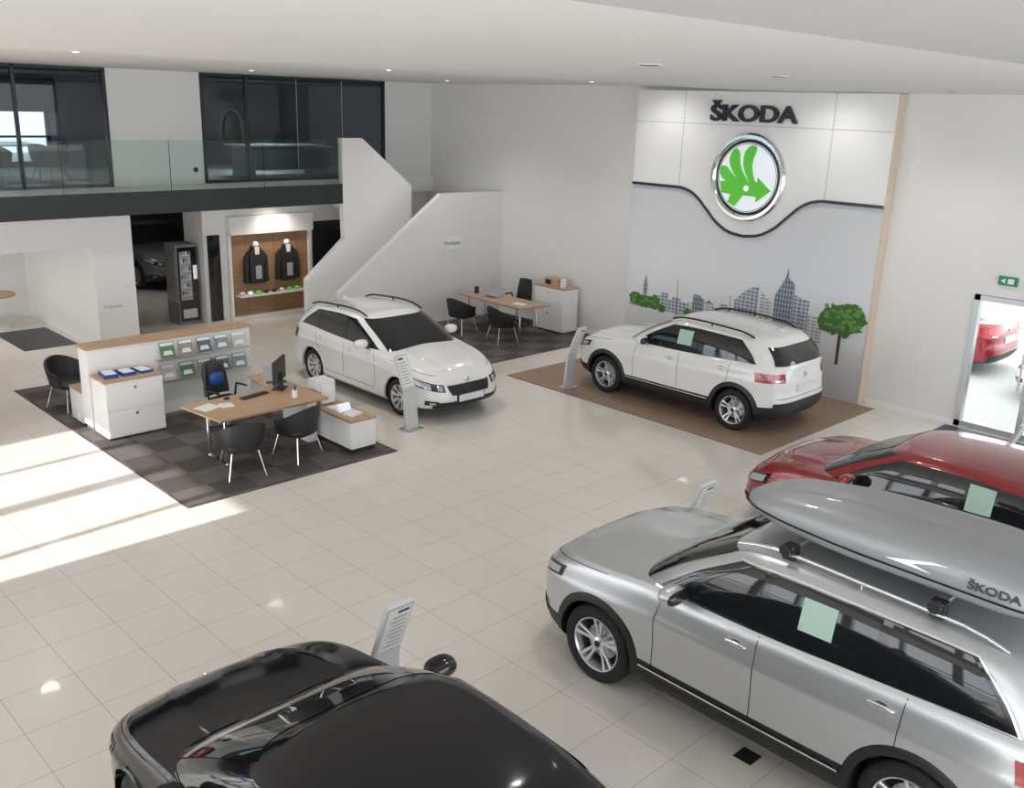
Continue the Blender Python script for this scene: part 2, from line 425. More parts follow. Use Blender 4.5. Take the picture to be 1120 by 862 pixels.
    for k in range(len(brk)+1):
        lf = (lambda h: S0(h)+.04) if k == 0 else (lambda h, x=brk[k-1]: x+.035)
        rf = (lambda h: S1(h)-.04) if k == len(brk) else (lambda h, x=brk[k]: x-.035)
        patch(cab_s, lambda a, b_, lf=lf, rf=rf: (lerp(lf(lerp(.10, .83, b_)), rf(lerp(.10, .83, b_)), a), lerp(.10, .83, b_)), .008, M['cgl'], 16, 8)
    ch = M['chrome'] if P.get('chrome') else M['gloss']
    patch(cab_s, lambda a, b_: (lerp(S0(h0)-.02, S1(h0)+.02, a), lerp(.045, .085, b_)), .010, ch, 40, 1)
    if P.get('chrome'):
        patch(cab_s, lambda a, b_: (lerp(S0(h1)-.02, S1(h1)+.02, a), lerp(.85, .875, b_)), .008, ch, 40, 1)
        patch(cab_s, lambda a, b_: (lerp(S1(lerp(.05, .87, b_)), S1(lerp(.05, .87, b_))+.022, a), lerp(.05, .87, b_)), .009, ch, 1, 10)
    if P.get('sticker'):
        x0, x1, y0, y1 = P['sticker']
        patch(cab_s, lambda a, b_: (lerp(x0, x1, a), lerp(y0, y1, b_)), .012, M['paper'], 3, 3)
    e0, e1 = P['lamp']
    patch(body, lambda a, b_: (lerp(.31, .84, a), lerp(lerp(e0, e0+.05, a), lerp(e1, e1+.02, a), b_)), .004, M['gloss'], 18, 4)
    patch(body, lambda a, b_: (lerp(.34, .81, a), lerp(lerp(e0+.03, e0+.075, a), lerp(e1-.025, e1-.01, a), b_)), .009, M['lamp'], 18, 4)
    patch(body, lambda a, b_: (lerp(.44, .54, a), lerp(e0+.045, e1-.03, b_)), .012, M['gloss'], 4, 4)
    g0, g1 = e0-.14, e1-.005
    patch(body, lambda a, b_: (a*lerp(.22, .265, b_), lerp(g0, g1, b_)), .006, M['chrome'], 12, 5)
    patch(body, lambda a, b_: (a*lerp(.208, .253, b_), lerp(g0+.02, g1-.025, b_)), .012, M['black'], 12, 5)
    for k in range(1, 9):
        uu = .21*(k/9)**.8
        patch(body, lambda a, b_: (uu+.004*a, lerp(g0+.03, g1-.035, b_)), .018, M['gloss'], 1, 3)
    patch(body, lambda a, b_: (a*.55, lerp(.07, .27, b_)), .006, M['black'], 14, 3)
    patch(body, lambda a, b_: (lerp(.45, .68, a), lerp(.17, .31, b_)), .009, M['black'], 6, 3)
    patch(body, lambda a, b_: (lerp(.50, .60, a), lerp(.20, .265, b_)), .013, M['lamp'], 4, 3)
    p = body(.0, .36); D.box(p.x-L/2-.03, p.x-L/2+.02, -.26, .26, p.z-.055, p.z+.055, M['plate'])
    D.box(p.x-L/2-.025, p.x-L/2+.02, -.28, .28, p.z-.07, p.z+.07, M['black'])
    p = body(0, g1+.05); D.cyl((p.x-L/2-.02, 0, p.z), (p.x-L/2+.03, 0, p.z), .045, M['chrome'], 20)
    t0, t1 = P['tail']
    patch(body, lambda a, b_: (3-lerp(.34, .88, a), lerp(t0, t1, b_)), .006, M['tail'], 16, 4)
    patch(body, lambda a, b_: (3-lerp(.38, .56, a), lerp(t0+.02, t0+.06, b_)), .012, M['lamp'], 6, 2)
    patch(body, lambda a, b_: (3-a*.62, lerp(.0, P.get('rblk', .2), b_)), .006, M['black'], 14, 3)
    patch(body, lambda a, b_: (3-a*.56, lerp(.405, .415, b_)), .003, M['dark'], 14, 1)
    p = body(3, .56); D.box(p.x-L/2-.03, p.x-L/2+.025, -.26, .26, p.z-.055, p.z+.055, M['plate'])
    p = body(3, .80); D.cyl((p.x-L/2-.02, 0, p.z), (p.x-L/2+.02, 0, p.z), .045, M['chrome'], 20)
    def sline(pts, w=.007, off=.002, m=None):
        m = m or M['dark']
        for (s0_, z0_), (s1_, z1_) in zip(pts[:-1], pts[1:]):
            dx, dz = s1_-s0_, z1_-z0_; l = math.hypot(dx, dz); nx_, nz_ = -dz/l*w/2, dx/l*w/2
            n = max(2, int(l/.05))
            r1 = []; r2 = []
            for i in range(n+1):
                s_ = s0_+dx*i/n; z_ = z0_+dz*i/n
                r1.append((s_+nx_, body_sz(s_+nx_, z_+nz_)+off, z_+nz_)); r2.append((s_-nx_, body_sz(s_-nx_, z_-nz_)+off, z_-nz_))
            for sg in (1, -1): D.grid([[X((q[0], q[1]*sg, q[2])) for q in r] for r in (r1, r2)], m)
    zl = zb0+.16; f1, f2, f3 = P['doors']
    sline([(f1+.06, zsh(f1)-.02), (f1, zsh(f1)-.25), (f1+.0, zl+.05), (f1+.05, zl)])
    sline([(f2, zsh(f2)-.02), (f2, zl)])
    ra = fo+wb
    sline([(f3, zsh(f3)-.02), (f3-.02, .82), (ra-RA*.75, R+RA*.70)])
    sline([(f1+.05, zl), (f2, zl), (ra-RA-.03, zl)])
    for (s_, z_) in ((f2-.17, zsh(f2)-.14), (f3-.15, zsh(f3)-.135)):
        y = body_sz(s_, z_)
        for sg in (1, -1):
            D.ell(X((s_, sg*(y+.018), z_)), .10, .016, .017, M['chrome'] if P.get('chrome') else pm, 14, 8, .7)
            D.ell(X((s_, sg*y, z_-.005)), .06, .008, .028, M['black'], 12, 6)
    patch(body, lambda a, b_: (lerp(.40, 1.0, a), .955+.006*b_), .002, M['dark'], 24, 1)
    am = M['black'] if P.get('clad') else pm; aw = .075 if P.get('clad') else .022
    for s in (fo, fo+wb):
        for sg in (1, -1):
            rows = [[], [], [], []]
            for i in range(37):
                t = -.30+(pi+.60)*i/36
                for k, (rr, oo) in enumerate(((RA-.004, -.03), (RA-.004, .014), (RA+aw*.7, .014), (RA+aw, -.002))):
                    s_, z_ = s+rr*math.cos(t), max(zb0-.0, R+rr*math.sin(t))
                    rows[k].append(X((s_, sg*(body_sz(s_, z_)+oo), z_)))
            D.grid(rows, am)
    if P.get('clad'):
        sline([(fo+RA+.04, zb0+.10), (fo+wb-RA-.04, zb0+.10)], .16, .012, M['black'])
        sline([(fo+RA+.08, zb0+.19), (fo+wb-RA-.08, zb0+.19)], .014, .016, M['chrome'])
    ms = sf(.0)+.62; p = cab_s(ms, .08)
    for sg in (1, -1):
        D.ell(X((ms, sg*(p.y+.17), p.z+.075)), .085, .125, .075, pm, 16, 10, .8)
        D.ell(X((ms+.035, sg*(p.y+.17), p.z+.075)), .062, .115, .062, M['cgl'], 16, 10, .8)
        D.box(ms-L/2-.05, ms-L/2+.04, min(sg*(p.y-.02), sg*(p.y+.10)), max(sg*(p.y-.02), sg*(p.y+.10)), p.z-.005, p.z+.04, M['black'])
    if P.get('rails'):
        r0, r1_ = P['rails']; ym = cab_s((r0+r1_)/2, .985).y+.005
        for sg in (1, -1):
            pts = []
            for i in range(15):
                s_ = lerp(r0, r1_, i/14); e = min(1, min(i, 14-i)/1.5)
                pts.append(X((s_, sg*(ym*(1-.03*abs(i-7)/7)), zc(s_)+.985*(zr(s_)-zc(s_))+.01+.045*e)))
            D.tube(pts, .016, P['railmat'], 8)
            D.cyl(pts[7], (pts[7][0], pts[7][1], pts[7][2]-.05), .014, P['railmat'], 8)
    D.tube([X(cabin(.1, .05)+Vector((-.012, 0, .012))), X(cabin(.58, .12)+Vector((-.012, 0, .012)))], .008, M['black'], 6)
    q = cabin(.5, .05); q2 = cabin(.05, .11)
    D.tube([(q.x-L/2-.012, -q.y, q.z+.012), (q2.x-L/2-.012, -q2.y, q2.z+.012)], .008, M['black'], 6)
    sa = sr(1)-.18; D.ell(X((sa, 0, zr(sa)+.06)), .08, .016, .035, pm, 12, 8)
    D.build("trim_and_lights", parent=par, smooth=True, ang=50)
    wm = wheel_mesh(R, tw, *P['rim']); k = 1
    for s in (fo, fo+wb):
        for sg in (1, -1):
            o = bpy.data.objects.new("wheel_%d" % k, wm); COL.objects.link(o); o.parent = par; k += 1
            o.location = (s-L/2, sg*(hw-.035-tw/2), R); o.rotation_euler = (0, 0, 0 if sg > 0 else pi)
    return par

WF = [(0, .89), (.05, .95), (.12, .98), (.3, .982), (.45, .982), (.66, .998), (.72, 1.0), (.76, .988), (.88, .975), (.95, .955), (1, .925)]
CW = [(0, .925), (.5, .865), (.8, .812), (.88, .788), (.94, .75), (1, .67)]
XF_S = [(0, .12), (.1, .04), (.3, 0), (.6, .0), (.8, .03), (.92, .09), (1, .2)]
XR_S = [(0, .1), (.15, .02), (.35, 0), (.45, .03), (.7, .05), (1, .11)]
def suv(L, W, H, wb, fo, R, dz=0, **k):
    zs = H-.055
    P = dict(L=L, W=W, wb=wb, fo=fo, R=R, zb=.23, wf=WF, cw=CW, xf=XF_S, xr=XR_S,
             zsh=[(0, .80+dz), (.2, .90+dz), (.5, .97+dz), (1.1, 1.03+dz), (1.4, 1.06+dz), (2.6, 1.08+dz), (L-.5, 1.13+dz), (L, 1.10+dz)],
             zr=[(0, zs-.05), (1.9, zs-.03), (2.6, zs), (L-1., zs-.03), (L-.2, zs-.10)],
             sf=[(0, 1.12), (.5, 1.50), (1, 2.02)], sr=[(0, L-.07), (.4, L-.14), (1, L-.38)],
             vclad=.26, clad=True, rblk=.33, rwin=(.14, .80), dlo=(.30, .38), dslope=.14, pillars=[fo+1.52, fo+2.42], lamp=(.70, .86), tail=(.72, .88),
             doors=(fo+.62, fo+1.55, fo+wb-.12), rails=(2.05, L-.65), railmat=M['black'], rim=(5, True))
    P.update(k); return P
def low(L, W, H, wb, fo, R, **k):
    zs = H-.045
    P = dict(L=L, W=W, wb=wb, fo=fo, R=R, zb=.17, wf=WF, cw=CW,
             xf=[(0, .10), (.1, .03), (.3, 0), (.5, .01), (.7, .05), (.88, .12), (1, .25)], xr=XR_S,
             zsh=[(0, .66), (.25, .76), (.6, .85), (1.1, .92), (1.4, .96), (2.6, .98), (L-.6, 1.01), (L, .97)],
             zr=[(0, zs-.05), (1.9, zs-.03), (2.5, zs), (L-1., zs-.04), (L-.2, zs-.12)],
             sf=[(0, 1.02), (.5, 1.46), (1, 2.0)], sr=[(0, L-.09), (.4, L-.2), (1, L-.52)],
             vclad=.03, rwin=(.14, .80), dlo=(.30, .36), dslope=.15, pillars=[fo+1.48, fo+2.32], lamp=(.60, .80), tail=(.66, .88),
             doors=(fo+.60, fo+1.50, fo+wb-.10), rim=(5, False))
    P.update(k); return P

make_car("estate_car", -13.05, 9.80, pi, low(4.20, 1.73, 1.46, 2.47, .82, .30, rails=(2.0, 3.65), railmat=M['black'], rim=(9, False)), PW)
make_car("suv_car", -9.27, 13.50, 0, suv(4.28, 1.84, 1.60, 2.64, .87, .335, sticker=(2.32, 2.60, .28, .75)), PW)
make_car("suv_car.001", -3.27, 6.64, 0, suv(4.70, 1.88, 1.76, 2.79, .90, .36, dz=.09, chrome=True, railmat=M['chrome'], sticker=(2.72, 2.98, .30, .72)), PS)
oct_ = dict(zr=[(0, 1.36), (1.9, 1.39), (2.5, 1.41), (3.4, 1.37), (4.4, 1.22)], sr=[(0, 4.45), (.4, 4.1), (1, 3.35)], CB=.45, dlo=(.30, .75), dslope=-.25,
            zsh=[(0, .66), (.25, .76), (.6, .86), (1.1, .93), (1.4, .97), (2.6, .99), (4.0, 1.03), (4.64, 1.0)])
red_ = dict(oct_); red_.update(sf=[(0, .92), (.5, 1.32), (1, 1.82)], zsh=[(0, .68), (.25, .80), (.6, .90), (1.1, .94), (1.4, .95), (2.6, .96), (4.0, 1.0), (4.64, .98)])
make_car("hatchback_car", -3.62, 10.50, 0, low(4.64, 1.82, 1.47, 2.68, .90, .33, **red_, sticker=(2.72, 2.98, .22, .78)), PR)
make_car("sedan_car", -3.85, 2.80, 0, low(4.64, 1.84, 1.46, 2.68, .90, .33, **oct_), PB)
make_car("suv_car.002", -25.6, 10.95, pi, suv(4.5, 1.84, 1.62, 2.68, .88, .34), PG)
make_car("hatchback_car.001", -8.75, 20.3, 0, low(4.64, 1.82, 1.46, 2.68, .90, .33, **oct_), PR)
make_car("hatchback_car.002", -3.45, 19.2, 0, low(4.64, 1.82, 1.46, 2.68, .90, .33, **oct_), PW)
make_car("hatchback_car.003", -16.63, 2.95, 0, low(4.64, 1.82, 1.46, 2.68, .90, .33, **oct_), PR)

def roof_box():
    LB = 2.40
    par = empty("roof_box", (-3.76, 6.48, 1.935))
    b = MB()
    w = pchip([(0, .05), (.05, .17), (.22, .30), (.6, .39), (1.2, .44), (2.10, .44), (2.30, .40), (LB, .30)])
    zt = pchip([(0, .02), (.10, .08), (.45, .18), (1.1, .25), (1.8, .27), (2.2, .22), (LB, .10)])
    zb = pchip([(0, -.02), (.3, -.09), (.8, -.12), (2.0, -.12), (LB, -.05)])
    m = paint("roof_box_grey", (.34, .35, .36), .3, .42, .5)
    rows = []; n = 48
    for i in range(49):
        x = LB*(i/48); r = []
        for k in range(n):
            t = 2*pi*k/n; c, s_ = math.cos(t), math.sin(t)
            yy = w(x)*math.copysign(abs(c)**.62, c)
            zz = (zt(x) if s_ > 0 else -zb(x))*math.copysign(abs(s_)**(.72 if s_ > 0 else .6), s_)
            rib = .022*math.exp(-((abs(yy)-.17)/.045)**2)*min(1, x)*(1 if s_ > 0 else 0)
            r.append((x, yy, zz+rib))
        rows.append(r)
    b.grid(rows, m, True)
    b.add([rows[0][k] for k in range(n)], [tuple(range(n))], m); b.add([rows[-1][k] for k in range(n)], [tuple(range(n))], m)
    b.build("box_shell", parent=par, smooth=True, ang=50)
    s = MB()
    for sg in (1, -1):
        r1 = []; r2 = []
        for i in range(1, 48):
            x = LB*i/48; r1.append((x, sg*(w(x)+.003), .002)); r2.append((x, sg*(w(x)+.003), -.014))
        s.grid([r1, r2], M['dark'])
    s.build("lid_seam", parent=par)
    l = MB(); l.add([(1.30, -.448, .045), (2.28, -.420, .010), (2.28, -.395, .115), (1.62, -.432, .115)], [(0, 1, 2, 3)], M['lwhite']); l.build("label", parent=par)
    text_mesh("lettering", "ŠKODA", .075, (2.02, -.445, .058), (pi/2-.22, 0, .03), M['txt'], par, .002, 1.3, .002)
    c = MB(); yo = 6.64-6.48
    for x in (.61, 1.71):
        c.box(x-.035, x+.035, yo-.66, yo+.66, -.155, -.125, M['alu'])
        for sg in (1, -1):
            c.box(x-.05, x+.05, yo+sg*.60-.04, yo+sg*.60+.04, -.24, -.12, M['black'])
            c.cyl((x, yo+sg*.66, -.14), (x, yo+sg*.71, -.14), .045, M['black'], 16)
    c.build("cross_bars", parent=par, bevel=.006)
roof_box()

# ------------------------------------------------------------------ room shell
ZC = 5.30
def wallbox(name, *a, m=None):
    b = MB(); b.box(*a, m or M['wall']); return b.build(name)
wallbox("floor", -31, 6, -5, 16.05, -.2, 0, m=M['floor'])
g = MB(); g.box(-60, 50, 16.06, 70, -.12, -.06, M['gravel']); g.box(-60, 50, -50, -5.01, -.12, -.06, M['gravel']); g.build("ground")
b = MB(); b.box(-31, -10, -5, 16.05, ZC, ZC+.3, M['ceil']); b.box(-10, -1.95, -5, 16.05, 5.23, ZC+.3, M['ceil']); b.box(-1.95, 6, -5, 16.05, 5.15, ZC+.3, M['ceil2']); b.build("ceiling")
YB = 15.85
DX0, DX1, DZ = -5.68, -3.68, 2.20
wallbox("wall_back", -31, DX0, YB, YB+.2, 0, ZC); wallbox("wall_back.001", DX0, DX1, YB, YB+.2, DZ, ZC); wallbox("wall_back.002", DX1, 6, YB, YB+.2, 0, ZC)
b = MB(); b.box(-7.24, DX0, YB-.015, YB, 0, .08, M['wallw']); b.box(-16.7, -12.62, YB-.015, YB, 0, .08, M['wallw']); b.build("baseboard_back")
W_ = M['wallw']
wallbox("wall_left", -22.6, -18.6, 6.92, 7.70, 0, 2.68, m=W_)
wallbox("wall_left.001", -18.8, -18.6, -5, 6.92, 2.02, 2.68, m=W_)
wallbox("wall_left.002", -22.8, -22.6, -5, 6.92, 0, 2.68, m=W_)
wallbox("wall_left.003", -20.4, -19.5, 9.62, 12.35, 0, 2.68, m=W_)
wallbox("wall_left.004", -20.4, -19.5, 13.35, YB, 0, 2.68, m=W_)
wallbox("wall_left.005", -20.4, -19.5, 12.35, 13.35, 2.1, 2.68, m=W_)
wallbox("wall_rear", -31, -30.8, 4, YB, 0, 2.68, m=M['dgrey']); wallbox("wall_rear.001", -31, -22.8, 4, 4.2, 0, 2.68, m=M['dgrey'])
b = MB(); b.box(-31, -18.03, -5, 12.2, 2.68, 3.06, M['wallw']); b.box(-31, -19.3, 12.2, YB, 2.68, 3.06, M['wallw']); b.build("upper_floor_slab")
b = MB(); b.box(-18.03, -17.97, -5, 12.2, 2.66, 3.08, M['fascia']); b.build("trim_1")
XU = -19.4
wallbox("wall_upper", XU-.12, XU, 7.77, 9.70, 3.06, ZC, m=W_); wallbox("wall_upper.001", XU-.12, XU, 14.42, YB, 3.06, ZC)
g_ = M['mgrey']
wallbox("wall_office", -25.2, -25, -5, 4.0, 3.06, ZC, m=g_); wallbox("wall_office.001", -25.2, -25, 4.0, 8.6, 4.4, ZC, m=g_); wallbox("wall_office.002", -25.2, -25, 8.6, YB, 3.06, ZC, m=g_)
b = MB()
for y in (4.0, 5.5, 7.0, 8.5): b.box(-25.1, -25.02, y, y+.09, 3.06, 4.4, M['frame'])
b.box(-25.1, -25.02, 4, 8.6, 3.06, 3.2, M['frame']); b.box(-25.1, -25.02, 4, 8.6, 3.75, 3.80, M['frame']); b.build("window_5")
b = MB()
for i in range(28):
    y = 2.0+i*.24; b.box(-24.9+.06*(i % 2), -24.84+.06*(i % 2), y, y+.24, 4.35, 5.15, M['fab'])
b.build("gathered_curtain")
wallbox("ceiling_office", -25, XU-.13, -5, YB, 5.2, 5.29, m=M['dgrey'])
def frames(name, x, ys, z0, z1, gm):
    b = MB()
    for y in ys: b.box(x-.06, x+.02, y-.03, y+.03, z0, z1, M['frame'])
    b.box(x-.06, x+.02, ys[0], ys[-1], z0, z0+.06, M['frame']); b.box(x-.06, x+.02, ys[0], ys[-1], z1-.05, z1, M['frame'])
    b.box(x-.03, x-.015, ys[0], ys[-1], z0+.05, z1-.05, gm)
    for y in (12.0, 13.2):
        if ys[0] > 9: b.box(x-.02, x-.01, y-.008, y+.008, z0+.05, z1-.05, M['grey'])
    b.build(name)
frames("window_1", XU, [-4.9, -2, 1, 4.2, 6.1, 7.74], 3.06, 5.30, M['glassT'])
frames("window_2", XU, [9.74, 10.75, 14.38], 3.06, 5.30, M['glassT'])
b = MB(); b.box(-18.0, -17.985, -5, 12.15, 3.08, 4.02, M['glassR'])
for y in range(-4, 13, 2): b.box(-18.002, -17.983, y+.296, y+.304, 3.08, 4.02, M['glassT'])
b.build("glass_railing")
b = MB(); b.cyl((XU+.01, 9.5, 3.35), (XU+.03, 9.5, 3.35), .05, M['black'], 20); b.build("wall_socket")
b = MB(); b.prism([(11.2, 0), (11.2, .95), (13.96, 2.9), (YB, 2.9), (YB, 0)], -16.85, -16.7, M['wall']); b.build("stair_wall_front")
b = MB(); b.prism([(11.22, 0), (11.22, 1.05), (12.22, 1.88), (12.2, 2.65), (12.2, 4.05), (12.73, 4.05), (14.1, 2.98), (14.1, 0)], -18.12, -17.96, M['wallw']); b.build("stair_wall_middle")
b = MB(); n = 11
for i in range(n):
    y0 = 11.25+i*(2.75/n); b.box(-17.95, -16.86, y0, YB-.01 if i == n-1 else y0+2.75/n, 0, 1.95*(i+1)/n, M['wall'])
b.build("staircase")
b = MB()
for i in range(6):
    y1 = 14.1-i*.26; b.box(-19.28, -18.13, y1-.26, y1, 1.7+1.1*(i)/6, 1.95+1.11*(i+1)/6, M['wall'])
b.box(-19.28, -18.13, 14.1, YB-.01, 1.7, 1.95, M['wall']); b.box(-18.13, -17.96, 14.1, YB-.01, 1.7, 1.95, M['wall'])
b.build("staircase.001")
b = MB(); b.box(-16.695, -16.68, 14.0, 14.55, 1.66, 1.92, M['white']); par = b.build("wall_sign")
text_mesh("sign_text", "Prodejna", .13, (.009, 0, .13), (pi/2, 0, pi/2), M['blue'], par, .002)
b = MB(); b.box(-18.595, -18.58, 6.98, 7.45, .72, .98, M['white']); par = b.build("wall_sign.001")
text_mesh("sign_text", "Pokladna", .1, (.009, 0, .13), (pi/2, 0, pi/2), M['grey'], par, .002)
b = MB()
for i in range(29):
    x = -30.8+i*1.225; w_ = .12 if i % 2 == 0 else .05; b.box(x-w_, x+w_, -5.15, -4.95, 0, ZC, M['alu'])
for z in (0, 1.3, 2.72, 5.05): b.box(-31, 6, -5.13, -4.97, z, z+(.25 if z != 1.3 else .08), M['alu'])
b.build("window_3")
b = MB()
for i in range(9): b.box(5.9, 6.05, -4.9+i*2.58-.06, -4.9+i*2.58+.06, 0, ZC, M['alu'])
for z in (0, 2.72, 5.05): b.box(5.92, 6.03, -5, YB, z, z+.22, M['alu'])
b.build("window_4")
b = MB(); b.box(-9.5, 6, -5, -.5, 2.8, 3.1, M['wallw']); b.build("gallery_floor_slab")

b = MB()
for x in (DX0+.05, -4.68, DX1-.05): b.box(x-.045, x+.045, YB-.02, YB+.12, 0, DZ-.005, M['alu'])
b.box(DX0+.005, DX1-.005, YB-.02, YB+.12, DZ-.09, DZ-.005, M['alu']); b.box(DX0+.005, DX1-.005, YB-.02, YB+.12, 0, .10, M['alu'])
b.box(DX0+.08, DX1-.08, YB+.04, YB+.05, .1, DZ-.08, M['glassD'])
b.box(-4.80, -4.77, YB-.08, YB-.05, .8, 1.4, M['steel'])
b.build("door_1")
b = MB(); b.box(-5.36, -5.08, YB-.04, YB, 2.40, 2.54, M['exit']); b.prism([(-5.32, 2.47), (-5.26, 2.51), (-5.26, 2.43)], YB-.045, YB-.04, M['white'], 'Y'); b.box(-5.22, -5.13, YB-.045, YB-.04, 2.43, 2.51, M['white']); b.build("exit_sign")
b = MB(); b.box(-5.75, -3.6, 14.75, 15.7, 0, .015, M['frame']); b.build("door_mat")
b = MB(); b.box(-21.2, -19.4, 5.75, 6.75, 0, .012, M['frame']); b.build("door_mat.001")

b = MB(); b.box(-16.8, -10.45, 4.74, 7.95, 0, .010, M['carpet']); b.build("office_carpet")
b = MB(); b.box(-16.68, -13.2, 12.35, 15.8, 0, .010, M['carpet']); b.build("office_carpet.001")
b = MB(); b.box(-12.4, -6.93, 12.0, 15.58, 0, .012, M['matbrown']); b.build("display_mat")
b = MB(); b.box(-3.30, -3.14, 5.80, 5.96, .0, .006, M['frame']); b.build("floor_socket")

# ------------------------------------------------------------------ brand panel
PX0, PX1, PY = -12.6, -7.27, 15.62
b = MB(); b.box(PX0, PX1, PY, YB-.005, 0, 5.22, M['mural']); b.box(PX1, PX1+.02, PY-.01, YB-.005, 0, 5.22, M['woodE']); panel = b.build("display_wall_panel")
cz = pchip([(0, 2.64), (.3, 2.685), (.6, 2.83), (.85, 3.05), (1.1, 3.27), (1.3, 3.375), (1.55, 3.42), (4, 3.42)])
LX = -9.90
def sw(x): return cz(abs(x-LX))
xs = [PX0+(PX1-PX0)*i/80 for i in range(81)]
b = MB(); y = PY-.02
b.grid([[(x, y, sw(x)) for x in xs], [(x, y, 5.22) for x in xs]], M['pshow']); b.grid([[(x, PY, sw(x)) for x in xs], [(x, y, sw(x)) for x in xs]], M['pshow'])
b.add([(PX1, PY-.02, 3.42), (PX1, PY, 3.42), (PX1, PY, 5.22), (PX1, PY-.02, 5.22)], [(0, 1, 2, 3)], M['pshow'])
for x in (-11.45, -8.35): b.box(x-.005, x+.005, PY-.023, PY-.019, 3.45, 5.22, M['grey'])
b.box(PX0, PX1, PY-.023, PY-.019, 4.62, 4.63, M['grey'])
b.build("upper_wall_cladding")
b = MB(); t = .026
b.grid([[(x, PY-.05, sw(x)-t) for x in xs], [(x, PY-.05, sw(x)+t) for x in xs]], M['txt'])
b.grid([[(x, PY-.02, sw(x)+t) for x in xs], [(x, PY-.05, sw(x)+t) for x in xs]], M['txt'])
b.grid([[(x, PY-.0, sw(x)-t) for x in xs], [(x, PY-.05, sw(x)-t) for x in xs]], M['txt'])
b.build("curved_trim_line")
text_mesh("brand_lettering", "ŠKODA", .40, (-9.93, PY-.06, 4.82), (pi/2, 0, 0), M['txt'], None, .03, 1.34, .010)
def roundel():
    par = empty("brand_logo_sign", (LX, PY-.02, 3.71)); seg = 64
    b = MB()
    prof = [(.78, 0), (.79, -.07), (.76, -.11), (.71, -.11), (.68, -.08), (.67, -.05)]
    b.grid([[(r*math.cos(2*pi*i/seg), y, r*math.sin(2*pi*i/seg)) for i in range(seg)] for r, y in prof], M['chrome'], True)
    prof = [(.68, -.05), (.60, -.062)]
    b.grid([[(r*math.cos(2*pi*i/seg), y, r*math.sin(2*pi*i/seg)) for i in range(seg)] for r, y in prof], M['txt'], True)
    b.build("ring", parent=par, smooth=True)
    b = MB(); b.cyl((0, -.02, 0), (0, -.06, 0), .625, M['lwhite'], 64); b.build("disc", parent=par)
    b = MB()
    def inside(x, z):
        r = math.hypot(x, z); return (x, z) if r < .585 else (x*.585/r, z*.585/r)
    # three curved feathers fanning up and left from the arrow shaft
    for (bx, bz), (tx, tz), w0, w1, bow in (((-.12, -.12), (-.56, .16), .06, .12, .05), ((-.02, -.08), (-.30, .50), .06, .135, .09), ((.12, -.06), (.10, .60), .06, .13, .11)):
        o = []; i_ = []
        dx, dz = tx-bx, tz-bz; l = math.hypot(dx, dz); nx, nz = -dz/l, dx/l
        for j in range(17):
            t_ = j/16; w_ = (w0+(w1-w0)*t_)*(1 if j < 13 else (1-((j-12)/4.6)**2)); bb = bow*math.sin(pi*t_)
            cx_, cz_ = bx+dx*t_+nx*bb, bz+dz*t_+nz*bb
            o.append(inside(cx_+nx*w_, cz_+nz*w_)); i_.append(inside(cx_-nx*w_, cz_-nz*w_))
        b.grid([[(p[0], -.085, p[1]) for p in o], [(p[0], -.085, p[1]) for p in i_]], M['green'])
        b.grid([[(p[0], -.085, p[1]) for p in o], [(p[0], -.06, p[1]) for p in o]], M['green']); b.grid([[(p[0], -.085, p[1]) for p in i_], [(p[0], -.06, p[1]) for p in i_]], M['green'])
    b.prism([(-.56, -.10), (-.30, -.06), (.24, -.06), (.24, .02), (.52, -.20), (.24, -.42), (.24, -.32), (-.05, -.32), (-.20, -.53), (-.36, -.46), (-.30, -.32), (-.50, -.30)], -.086, -.06, M['green'], 'Y')
    b.cyl((.02, -.095, -.19), (.02, -.085, -.19), .055, M['lwhite'], 24)
    b.build("winged_arrow", parent=par)
roundel()
